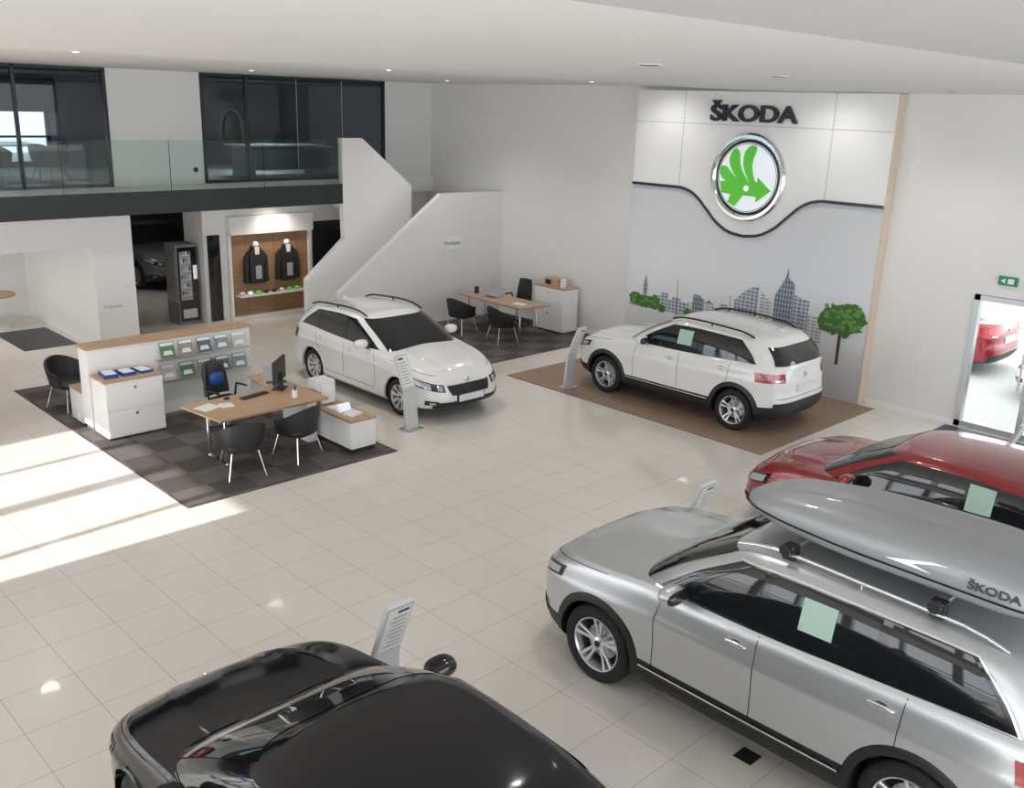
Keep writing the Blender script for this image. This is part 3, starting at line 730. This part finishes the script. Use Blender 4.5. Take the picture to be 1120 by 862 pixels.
def city():
    b = MB(); y = PY-.004
    rnd = random.Random(7)
    def R(x0, x1, z0, z1, m, dy=0): b.add([(x0, y-dy, z0), (x1, y-dy, z0), (x1, y-dy, z1), (x0, y-dy, z1)], [(0, 1, 2, 3)], m)
    x = -12.5; k = 0
    while x < -9.9:
        w = rnd.uniform(.12, .28); h = 1.10+rnd.uniform(0, .20); k += 1; dy = .0005*(k % 5)
        m_ = rnd.choice([M['b1'], M['b2'], M['b3'], M['b2']]); R(x, x+w, .93, h, m_, dy)
        if rnd.random() < .5: b.add([(x, y-dy, h), (x+w, y-dy, h), (x+w/2, y-dy, h+.08)], [(0, 1, 2)], M['b3'])
        x += w*.9
    for i in range(12):
        t = i/12; R(-9.95+t*.5, -9.95+(i+1)/12*.5, .93, 1.25+.50*math.sin(.4+t*1.2), M['b1'], .003)
    b.add([(-9.4, y-.004, .93), (-9.15, y-.004, .93), (-9.15, y-.004, 1.5), (-9.4, y-.004, 1.68)], [(0, 1, 2, 3)], M['b2'])
    b.add([(-9.1, y-.004, .90), (-8.72, y-.004, .90), (-8.72, y-.004, 1.9), (-8.90, y-.004, 2.04), (-9.1, y-.004, 1.65)], [(0, 1, 2, 3, 4)], M['b3'])
    b.add([(-8.72, y-.005, .90), (-8.40, y-.005, .90), (-8.40, y-.005, 1.65), (-8.72, y-.005, 1.72)], [(0, 1, 2, 3)], M['b1'])
    R(-8.4, -8.1, .90, 1.40, M['b2'], .003); R(-10.9, -10.72, .93, 1.38, M['b3'], .005)
    b.add([(-12.15, y-.005, 1.2), (-12.06, y-.005, 1.2), (-12.06, y-.005, 1.4), (-12.105, y-.005, 1.62), (-12.15, y-.005, 1.4)], [(0, 1, 2, 3, 4)], M['b3'])
    cnt = [0]
    def blob(cx, cz_, rx, rz, m, n=36, j=.16):
        cnt[0] += 1; dy = .006+.0006*cnt[0]
        vs = [(cx, y-dy, cz_)]+[(cx+rx*math.cos(2*pi*i/n)*(1+rnd.uniform(-j, j)), y-dy, cz_+rz*math.sin(2*pi*i/n)*(1+rnd.uniform(-j, j))) for i in range(n)]
        b.add(vs, [(0, i+1, (i+1) % n+1) for i in range(n)], m)
    for cx, c_, rx, rz in ((-12.35, 1.08, .16, .13), (-12.1, 1.04, .2, .13), (-11.85, 1.06, .15, .15), (-11.65, .97, .1, .08), (-7.74, 1.42, .42, .28), (-7.6, 1.50, .3, .22), (-8.0, 1.33, .2, .16), (-11.0, 1.0, .1, .07), (-10.3, 1.0, .12, .07), (-9.6, .98, .1, .07)): blob(cx, c_, rx, rz, M['leaf'])
    for i in range(40): blob(-7.74+rnd.uniform(-.34, .34), 1.44+rnd.uniform(-.2, .24), .045, .03, M['leaf2'], 10, .35)
    for i in range(14): blob(-12.1+rnd.uniform(-.3, .3), 1.06+rnd.uniform(-.1, .1), .04, .025, M['leaf2'], 10, .35)
    R(-7.78, -7.72, .62, 1.2, M['trunk'], .004)
    for xx, h in ((-11.3, 1.6), (-10.05, 1.5), (-8.55, 1.4), (-8.2, 1.2)): R(xx, xx+.010, .75, h, M['trunk'], .006)
    b.prism([(-8.9, 2.03), (-8.885, 2.18), (-8.87, 2.03)], y-.01, y-.002, M['txt'], 'Y')
    b.build("city_mural")
city()

# ------------------------------------------------------------------ left display
b = MB()
XD = -19.495
b.box(XD, -19.36, 10.15, 12.25, .0, .10, M['white']); b.box(XD, -19.46, 10.2, 12.2, .10, 1.96, M['woodD'])
b.box(XD, -19.28, 10.15, 12.25, 1.94, 2.34, M['white']); b.box(XD, -19.38, 10.15, 10.21, .10, 1.95, M['white']); b.box(XD, -19.38, 12.19, 12.25, .10, 1.95, M['white'])
b.box(-19.46, -19.22, 10.3, 12.1, .55, .58, M['white'])
for y in (10.6, 11.3, 11.9): b.box(-19.458, -19.455, y-.002, y+.002, .1, 1.95, M['dark'])
for i in range(8):
    y = 10.4+i*.2; b.ell((-19.34, y, .62), .05, .07, .04, random.choice([M['green'], M['white'], M['lwhite'], M['black']]), 10, 6)
b.build("merchandise_display")
for k, y in enumerate((10.80, 11.60)):
    j = MB(); dz = -.28
    j.prism([(y-.17, 1.10+dz), (y-.18, 1.75+dz), (y-.08, 1.92+dz), (y+.08, 1.92+dz), (y+.18, 1.75+dz), (y+.17, 1.10+dz)], -19.45, -19.33, M['fab'])
    for sg in (-1, 1): j.prism([(y+sg*.18, 1.82+dz), (y+sg*.28, 1.70+dz), (y+sg*.30, 1.12+dz), (y+sg*.21, 1.12+dz)], -19.44, -19.36, M['fab'])
    j.prism([(y-.05, 1.2+dz), (y-.05, 1.5+dz), (y+.10, 1.5+dz), (y+.10, 1.2+dz)], -19.33, -19.32, M['grey'])
    j.ell((-19.39, y, 1.97+dz), .06, .08, .07, M['white'], 12, 8); j.prism([(y-.05, 1.75+dz), (y+.05, 1.75+dz), (y+.06, 1.92+dz), (y-.06, 1.92+dz)], -19.33, -19.32, M['white'])
    j.build("jacket" if k == 0 else "jacket.001", bevel=.01)
b = MB(); VX, VY = -19.72, 9.08
b.box(VX-.55, VX, VY, VY+.5, 0, 1.75, M['dgrey']); b.box(VX, VX+.02, VY+.03, VY+.47, .08, 1.70, M['gloss'])
b.box(VX+.02, VX+.025, VY+.06, VY+.32, .55, 1.6, M['grey'])
for z in (.65, .82, 1.0, 1.18, 1.36, 1.52):
    b.box(VX+.025, VX+.035, VY+.07, VY+.31, z, z+.015, M['white'])
    for q in range(4): b.cyl((VX+.03, VY+.10+q*.06, z+.015), (VX+.03, VY+.10+q*.06, z+.10), .016, [M['steel'], M['white'], M['blue'], M['woodL']][(q+int(z*10)) % 4], 8)
b.box(VX+.02, VX+.03, VY+.36, VY+.45, 1.0, 1.3, M['lwhite']); b.box(VX+.02, VX+.03, VY+.08, VY+.40, .15, .35, M['steel'])
b.box(VX-.50, VX-.05, VY-.012, VY, .5, 1.6, M['steel'])
b.build("vending_machine", bevel=.006)
b = MB(); b.box(-19.495, -19.46, 9.70, 9.98, .05, 1.95, M['gloss']); b.build("poster_board")
b = MB(); b.box(-19.60, -19.55, 12.37, 13.33, 0, 2.09, M['frame']); b.box(-19.55, -19.54, 12.45, 13.25, .1, 2.0, M['cgl']); b.build("door_2")

# ------------------------------------------------------------------ furniture
def tub_chair(name, x, y, rz, z=.010):
    b = MB()
    def shell(rad):
        out = []
        for i in range(25):
            a = math.radians(65+230*i/24)
            k = (0.5-0.5*math.cos(2*pi*i/24))
            zt = .60+.20*k**.8
            col = []
            for j in range(7):
                t = j/6; zz = .38+(zt-.38)*t; r = rad-.04*(1-t)**2+.03*t
                col.append((r*math.cos(a), r*math.sin(a)*.98, zz))
            out.append(col)
        return out
    o = shell(.31); n_ = shell(.27)
    b.grid(o, M['fab']); b.grid(n_, M['fab'])
    b.grid([[c[-1] for c in o], [c[-1] for c in n_]], M['fab']); b.grid([[c[0] for c in o], [c[0] for c in n_]], M['fab'])
    b.grid([o[0], n_[0]], M['fab']); b.grid([o[-1], n_[-1]], M['fab'])
    b.ell((.02, 0, .42), .28, .26, .06, M['fab'], 24, 8, .6)
    b.ell((.02, 0, .375), .25, .23, .03, M['fab'], 24, 8, .5)
    for sx, sy in ((1, 1), (1, -1), (-1, 1), (-1, -1)):
        b.cyl((sx*.17, sy*.17, .38), (sx*.25, sy*.25, 0), .011, M['chrome'], 10)
    return b.build(name, smooth=True, ang=60, loc=(x, y, z), rz=rz)
tub_chair("tub_chair", -11.08, 5.82, pi-.2)
tub_chair("tub_chair.001", -11.15, 6.72, pi+.25)
tub_chair("tub_chair.002", -15.35, 5.15, 0.3)
tub_chair("tub_chair.003", -15.55, 13.60, pi/2+.1)
tub_chair("tub_chair.004", -14.35, 13.70, pi/2-.2)
for nm, px, py, rz in (("tub_chair.005", -20.25, 6.85, 2.2), ("tub_chair.006", -20.35, 5.9, 2.6), ("tub_chair.007", -21.4, 7.35, -1.8)):
    tub_chair(nm, px, py, rz, 3.06)
def office_chair(name, x, y, rz):
    b = MB()
    for i in range(5):
        a = 2*pi*i/5; b.cyl((0, 0, .10), (.28*math.cos(a), .28*math.sin(a), .06), .02, M['black'], 8, .014); b.ell((.29*math.cos(a), .29*math.sin(a), .032), .03, .03, .032, M['black'], 8, 6)
    b.cyl((0, 0, .08), (0, 0, .44), .028, M['steel'], 12)
    b.ell((0, 0, .48), .25, .25, .055, M['fab'], 20, 8, .6)
    pts = []
    for j in range(8):
        z = .55+.48*j/7; w = .22*(1-.25*(j/7)**2)
        pts.append([(-.24-.05*j/7+.10*(t/6-.5)**2*2, w*(t/3-1), z) for t in range(7)])
    b.grid(pts, M['fab']); b.grid([[(p[0]-.05, p[1], p[2]) for p in r] for r in pts], M['fab'])
    for e in (0, -1): b.grid([pts[e], [(p[0]-.05, p[1], p[2]) for p in pts[e]]], M['fab']); b.grid([[r[e] for r in pts], [(r[e][0]-.05, r[e][1], r[e][2]) for r in pts]], M['fab'])
    b.cyl((-.05, 0, .46), (-.27, 0, .6), .02, M['black'], 8)
    for sg in (1, -1): b.tube([(-.1, sg*.24, .46), (-.1, sg*.28, .68), (.12, sg*.28, .68)], .016, M['black'], 8)
    return b.build(name, smooth=True, ang=50, loc=(x, y, .010), rz=rz)
office_chair("office_chair", -12.72, 6.50, .25)
office_chair("office_chair.001", -15.4, 15.15, -pi/2)
b = MB(); b.ell((-13.02, 6.45, .86), .10, .17, .20, M['fab'], 16, 10, .6); b.ell((-12.94, 6.45, .80), .06, .12, .10, M['blue'], 14, 8, .6); b.tube([(-13.02, 6.40, 1.05), (-13.02, 6.45, 1.10), (-13.02, 6.50, 1.05)], .008, M['fab'], 6); b.build("backpack", smooth=True)

b = MB()
b.box(-14.22, -13.90, 4.94, 7.56, .08, 1.26, M['white']); b.box(-14.24, -13.88, 4.92, 7.58, 1.26, 1.30, M['woodL']); b.box(-14.2, -13.92, 4.96, 7.54, .010, .08, M['steel'])
for z in (.60, .95): b.box(-13.90, -13.78, 5.95, 7.50, z, z+.015, M['steel']); b.box(-13.79, -13.775, 5.95, 7.50, z, z+.04, M['steel'])
b.box(-13.9, -13.89, 5.9, 7.52, .74, .748, M['grey'])
b.build("partition_shelf", bevel=.004)
mg = MB(); cols = [mat("magazine_%d" % i, c, .35, var=.35, vscale=20) for i, c in enumerate(((.22, .28, .30), (.50, .50, .48), (.10, .20, .10), (.30, .26, .20), (.10, .13, .18)))]
for z in (.615, .965):
    for i in range(5):
        y = 6.02+i*.30
        P4 = lambda a, t: (-13.80-.08*t, y+.23*a, z+.25*t)
        mg.add([P4(0, 0), P4(1, 0), P4(1, 1), P4(0, 1)], [(0, 1, 2, 3)], cols[(i+int(z*3)) % 5])
        o_ = .003
        mg.add([(p[0]+o_, p[1], p[2]) for p in (P4(.05, .80), P4(.95, .80), P4(.95, .97), P4(.05, .97))], [(0, 1, 2, 3)], M['white'])
        mg.add([(p[0]+o_, p[1], p[2]) for p in (P4(.15, .25), P4(.85, .25), P4(.75, .50), P4(.25, .50))], [(0, 1, 2, 3)], M['plate'])
mg.build("magazines")
def drawers(name, x0, x1, y0, y1, h, face, n, top=None, zb=.010):
    b = MB(); b.box(x0, x1, y0, y1, zb+.03, h-.03, M['white']); b.box(x0-.01, x1+.01, y0-.01, y1+.01, h-.03, h, top or M['woodL']); b.box(x0+.02, x1-.02, y0+.02, y1-.02, zb, zb+.04, M['black'])
    for i in range(n):
        z0 = zb+.05+(h-.1-zb)*i/n; z1 = zb+.05+(h-.1-zb)*(i+1)/n-.012
        if face == 'X': b.box(x1, x1+.015, y0+.01, y1-.01, z0, z1, M['white']); b.box(x1+.015, x1+.03, (y0+y1)/2-.02, (y0+y1)/2+.02, z1-.09, z1-.05, M['chrome'])
        else: b.box(x0+.01, x1-.01, y0-.015, y0, z0, z1, M['white']); b.box((x0+x1)/2-.02, (x0+x1)/2+.02, y0-.03, y0-.015, z1-.09, z1-.05, M['chrome'])
    return b.build(name, bevel=.003)
drawers("drawer_cabinet", -13.87, -13.37, 4.96, 5.82, .90, 'X', 2)
drawers("drawer_cabinet.001", -14.75, -14.27, 4.95, 5.6, .55, 'X', 1)
b = MB()
for i in range(3):
    b.box(-13.80, -13.50, 5.04+i*.25, 5.24+i*.25, .90, .955-.01*i, M['blue'], rz=.1*i-.1); b.box(-13.78, -13.52, 5.06+i*.25, 5.22+i*.25, .955-.01*i, .96-.01*i, M['plate'], rz=.1*i-.1)
b.build("ring_binders")
b = MB()
b.prism([(-12.15, 5.50), (-11.22, 5.62), (-11.25, 7.32), (-12.95, 7.32), (-12.95, 6.98), (-12.2, 6.9)], .715, .745, M['woodL'], 'Z')
for x, y in ((-11.95, 5.8), (-11.45, 5.8)): b.cyl((x, y, .010), (x, y, .715), .025, M['chrome'], 12)
b.box(-11.95, -11.45, 5.77, 5.83, .66, .715, M['chrome']); b.box(-12.0, -11.4, 5.77, 5.83, .010, .03, M['chrome'])
b.box(-12.9, -12.84, 7.0, 7.3, .010, .715, M['chrome']); b.box(-11.8, -11.74, 5.8, 7.2, .64, .70, M['chrome']); b.box(-11.95, -11.55, 7.15, 7.3, .010, .715, M['white'])
b.build("desk")
b = MB(); x0, x1, y0, y1, h = -12.6, -10.75, 7.36, 7.78, .50
b.box(x0, x1, y0, y1, .07, h-.035, M['white']); b.box(x0-.01, x1+.01, y0-.01, y1+.01, h-.035, h, M['woodX']); b.box(x0+.03, x1-.005, y0+.02, y1-.02, .010, .07, M['black'])
b.box(-11.69, -11.68, y0-.002, y0, .07, .46, M['grey']); b.build("low_sideboard", bevel=.003)
def monitor(name, x, y, z, rz):
    b = MB(); b.box(-.02, .02, -.27, .27, .12, .46, M['black']); b.box(-.024, -.02, -.255, .255, .135, .445, M['cgl']); b.box(-.02, .05, -.03, .03, .0, .25, M['black']); b.box(-.09, .09, -.12, .12, 0, .015, M['black'])
    return b.build(name, loc=(x, y, z), rz=rz, bevel=.003)
monitor("computer_monitor", -12.05, 7.0, .745, .75)
def laptop(name, x, y, z, rz):
    b = MB(); b.box(-.12, .12, -.17, .17, 0, .018, M['grey']); b.box(-.10, .05, -.15, .15, .018, .02, M['black'])
    b.add([(.12, -.17, .015), (.12, .17, .015), (.19, .17, .22), (.19, -.17, .22), (.13, -.17, .012), (.13, .17, .012), (.20, .17, .218), (.20, -.17, .218)], [(0, 1, 2, 3), (4, 5, 6, 7), (0, 1, 5, 4), (2, 3, 7, 6), (0, 3, 7, 4), (1, 2, 6, 5)], M['grey'])
    return b.build(name, loc=(x, y, z), rz=rz)
laptop("laptop", -15.35, 14.3, .745, pi/2)
laptop("laptop.001", -12.35, 7.12, .745, -.4+pi)
b = MB(); b.box(-11.98, -11.73, 5.62, 5.90, .745, .752, M['white'], rz=.3); b.box(-11.9, -11.7, 5.92, 6.1, .745, .75, M['white'], rz=-.2); b.build("paper_sheets")
b = MB(); b.box(-12.0, -11.9, 6.3, 6.75, .745, .765, M['black'], rz=.2); b.build("keyboard")
b = MB(); b.ell((-12.05, 6.15, .76), .03, .05, .018, M['black'], 12, 6); b.build("computer_mouse")
b = MB(); b.cyl((-11.55, 6.95, .745), (-11.55, 6.95, .85), .04, M['white'], 16)
for k in range(4): b.cyl((-11.55+.01*k-.02, 6.95, .8), (-11.57+.015*k, 6.96, .92), .005, M['blue'], 6)
b.build("pen_cup", smooth=True)
b = MB(); b.box(-11.95, -11.65, 7.42, 7.70, .50, .70, M['woodL']); b.box(-11.95, -11.65, 7.42, 7.70, .70, .86, M['white']); b.box(-11.64, -11.62, 7.44, 7.68, .52, .84, M['white']); b.build("small_cabinet_box", bevel=.004)
b = MB()
for k in range(3): b.box(-11.52+k*.22, -11.35+k*.22, 7.45, 7.68, .50, .51+.01*k, M['white'], rz=.1*k)
b.prism([(-11.30, .50), (-11.14, .50), (-11.22, .62)], 7.45, 7.65, M['lwhite'], 'Y'); b.build("brochure_stack")
b = MB(); b.prism([(-16.1, 14.0), (-14.1, 13.95), (-13.95, 14.75), (-16.1, 14.75)], .715, .745, M['woodX'], 'Z')
for x in (-15.9, -14.25):
    for y in (14.12, 14.62): b.cyl((x, y, .010), (x, y, .715), .022, M['chrome'], 10)
b.build("desk.001")
drawers("drawer_cabinet.002", -14.95, -14.05, 15.25, 15.72, 1.02, 'Y', 2, top=M['woodX'])
b = MB(); b.box(-14.75, -14.35, 15.35, 15.6, 1.02, 1.18, M['woodX']); b.box(-14.7, -14.55, 15.345, 15.35, 1.05, 1.15, M['dark']); b.box(-14.3, -14.22, 15.4, 15.5, 1.02, 1.2, M['white']); b.build("wooden_box")
b = MB(); b.box(-14.6, -14.3, 14.2, 14.4, .745, .75, M['white'], rz=.2); b.build("paper_sheets.001")
b = MB(); b.cyl((-15.9, 14.35, .745), (-15.9, 14.35, .90), .05, M['black'], 16); b.build("pen_cup.001", smooth=True)
b = MB(); b.cyl((-21.6, 5.9, .72), (-21.6, 5.9, .75), .45, M['woodX'], 32); b.cyl((-21.6, 5.9, .02), (-21.6, 5.9, .72), .035, M['white'], 12); b.cyl((-21.6, 5.9, 0), (-21.6, 5.9, .03), .28, M['white'], 24); b.build("round_table", smooth=True)
b = MB(); b.box(-22.2, -20.8, 5.0, 7.0, 3.77, 3.80, M['white'])
for x in (-22.1, -20.9):
    for y in (5.1, 6.9): b.cyl((x, y, 3.06), (x, y, 3.77), .025, M['white'], 10)
b.build("meeting_table")
b = MB(); b.box(-21.3, -20.1, 11.2, 13.4, 3.74, 3.78, M['white']); b.box(-21.2, -20.2, 11.3, 11.35, 3.06, 3.74, M['grey']); b.box(-21.2, -20.2, 13.25, 13.3, 3.06, 3.74, M['grey']); b.box(-20.15, -20.12, 11.3, 13.3, 3.25, 3.7, M['plate']); b.build("office_desk")

def stand(name, x, y, rz, z=0):
    b = MB()
    b.prism([(-.02, 0), (.03, 0), (.075, .62), (.27, 1.13), (.235, 1.145), (.035, .64)], -.13, .13, M['fin'], 'X')
    b.box(-.15, .15, -.12, .14, 0, .012, M['steel'])
    for sg in (1, -1):
        base = (.075, .62, .27, 1.13) if sg > 0 else (.035, .64, .235, 1.145)
        ff = lambda t, o: (base[0]+(base[2]-base[0])*t+sg*o, base[1]+(base[3]-base[1])*t-sg*o*.4)
        def q(xa, xb, ta, tb, o, m):
            a_, b2 = ff(ta, o), ff(tb, o)
            b.add([(xa, a_[0], a_[1]), (xb, a_[0], a_[1]), (xb, b2[0], b2[1]), (xa, b2[0], b2[1])], [(0, 1, 2, 3)], m)
        q(-.115, .115, .08, .96, .003, M['white'])
        for i in range(8): q(-.09, .07-.02*(i % 3), .16+i*.085, .185+i*.085, .006, M['grey'])
        q(-.09, .02, .86, .91, .006, M['txt'])
    return b.build(name, loc=(x, y, z), rz=rz)
stand("information_stand", -11.10, 8.72, pi/2+.15)
stand("information_stand.001", -11.15, 12.32, -pi/2+.15, .012)
stand("information_stand.002", -5.55, 4.05, -pi/2)
stand("information_stand.003", -5.45, 8.02, -pi/2)
stand("information_stand.004", -4.0, 12.9, -pi/2)

b = MB()
DL = [(-5.4, 6.8), (-5.55, 9.1), (-5.9, 14.3)]
for x, y in DL: b.cyl((x, y, 5.222), (x, y, 5.231), .11, M['ceil'], 24); b.cyl((x, y, 5.219), (x, y, 5.223), .085, M['black'], 24)
DL2 = [(x, y) for x in (-12, -16) for y in (4.5, 9, 13.5)]
for x, y in DL2: b.cyl((x, y, 5.292), (x, y, 5.301), .06, M['white'], 20); b.cyl((x, y, 5.289), (x, y, 5.293), .035, M['emit'], 20)
b.build("ceiling_downlights")

# ------------------------------------------------------------------ lights
def spot(name, loc, power, size, tgt, blend=.9, col=(1, .975, .94), rad=.06):
    l = bpy.data.lights.new(name, 'SPOT'); l.energy = power; l.spot_size = math.radians(size); l.spot_blend = blend; l.color = col; l.shadow_soft_size = rad
    o = bpy.data.objects.new(name, l); COL.objects.link(o); o.location = loc
    o.rotation_euler = (Vector(tgt)-Vector(loc)).to_track_quat('-Z', 'Y').to_euler()
for i, x in enumerate((-11.7, -8.2)): spot("wall_washer_%d" % i, (x, 14.5, 5.2), 45, 120, (x, 15.6, 3.4))
for i, (x, y) in enumerate(DL2): spot("downlight_%d" % i, (x, y, 5.27), 190, 130, (x, y, 0), rad=.15)
for i, (x, y) in enumerate(DL): spot("downlight_near_%d" % i, (x, y, 5.20), 120, 130, (x, y, 0), rad=.15)
spot("display_light", (-18.8, 11.2, 2.6), 60, 120, (-19.45, 11.2, .9), col=(1, .88, .76))
spot("annex_light", (-20.5, 4.5, 2.6), 120, 150, (-20.5, 4.5, 0))
spot("workshop_fill", (-22.6, 9.2, 2.6), 60, 150, (-23.4, 10, 0))  # added fill spot, brightens the grey car in the passage; not a real fixture
spot("office_fill", (-21.5, 6.5, 5.15), 200, 150, (-21.5, 6.5, 3), rad=.2)  # fill added to reveal the table and chairs behind the office glass
spot("office_fill_2", (-21.5, 12, 5.15), 260, 150, (-21.5, 12, 3), rad=.2)  # second added fill, lightens the office interior around the desk
s = bpy.data.lights.new("sun", 'SUN'); s.energy = 8; s.angle = math.radians(.6); s.color = (1, .96, .90)
so = bpy.data.objects.new("sun", s); COL.objects.link(so); so.rotation_euler = Vector((-.06, .86, -.42)).to_track_quat('-Z', 'Y').to_euler()
def portal(name, loc, rot, sx, sy):
    l = bpy.data.lights.new(name, 'AREA'); l.shape = 'RECTANGLE'; l.size = sx; l.size_y = sy; l.cycles.is_portal = True
    o = bpy.data.objects.new(name, l); COL.objects.link(o); o.location = loc; o.rotation_euler = rot
portal("window_portal_1", (-12.5, -5.2, 2.65), (pi/2, 0, 0), 37, 5.3)
portal("window_portal_2", (6.1, 5.4, 2.65), (pi/2, 0, pi/2), 21, 5.3)
w = bpy.data.worlds.new("World"); scene.world = w; w.use_nodes = True
w.node_tree.nodes["Background"].inputs[0].default_value = (.89, .945, 1, 1); w.node_tree.nodes["Background"].inputs[1].default_value = 4.2

scene.view_settings.view_transform = 'Standard'
scene.view_settings.exposure = 0

# ------------------------------------------------------------------ camera
cam = bpy.data.cameras.new("camera"); co = bpy.data.objects.new("camera", cam); COL.objects.link(co)
r = Vector((.6928, .7205, .0305)); u = Vector((-.2294, .18, .9565)); r.normalize(); bk = r.cross(u).normalized(); u = bk.cross(r)
co.matrix_world = Matrix(((r.x, u.x, bk.x, 0), (r.y, u.y, bk.y, 0), (r.z, u.z, bk.z, 4.87), (0, 0, 0, 1)))
cam.sensor_width = 36; cam.sensor_fit = 'HORIZONTAL'; cam.lens = 36*1046/1120; cam.clip_start = .05; cam.clip_end = 300
scene.camera = co
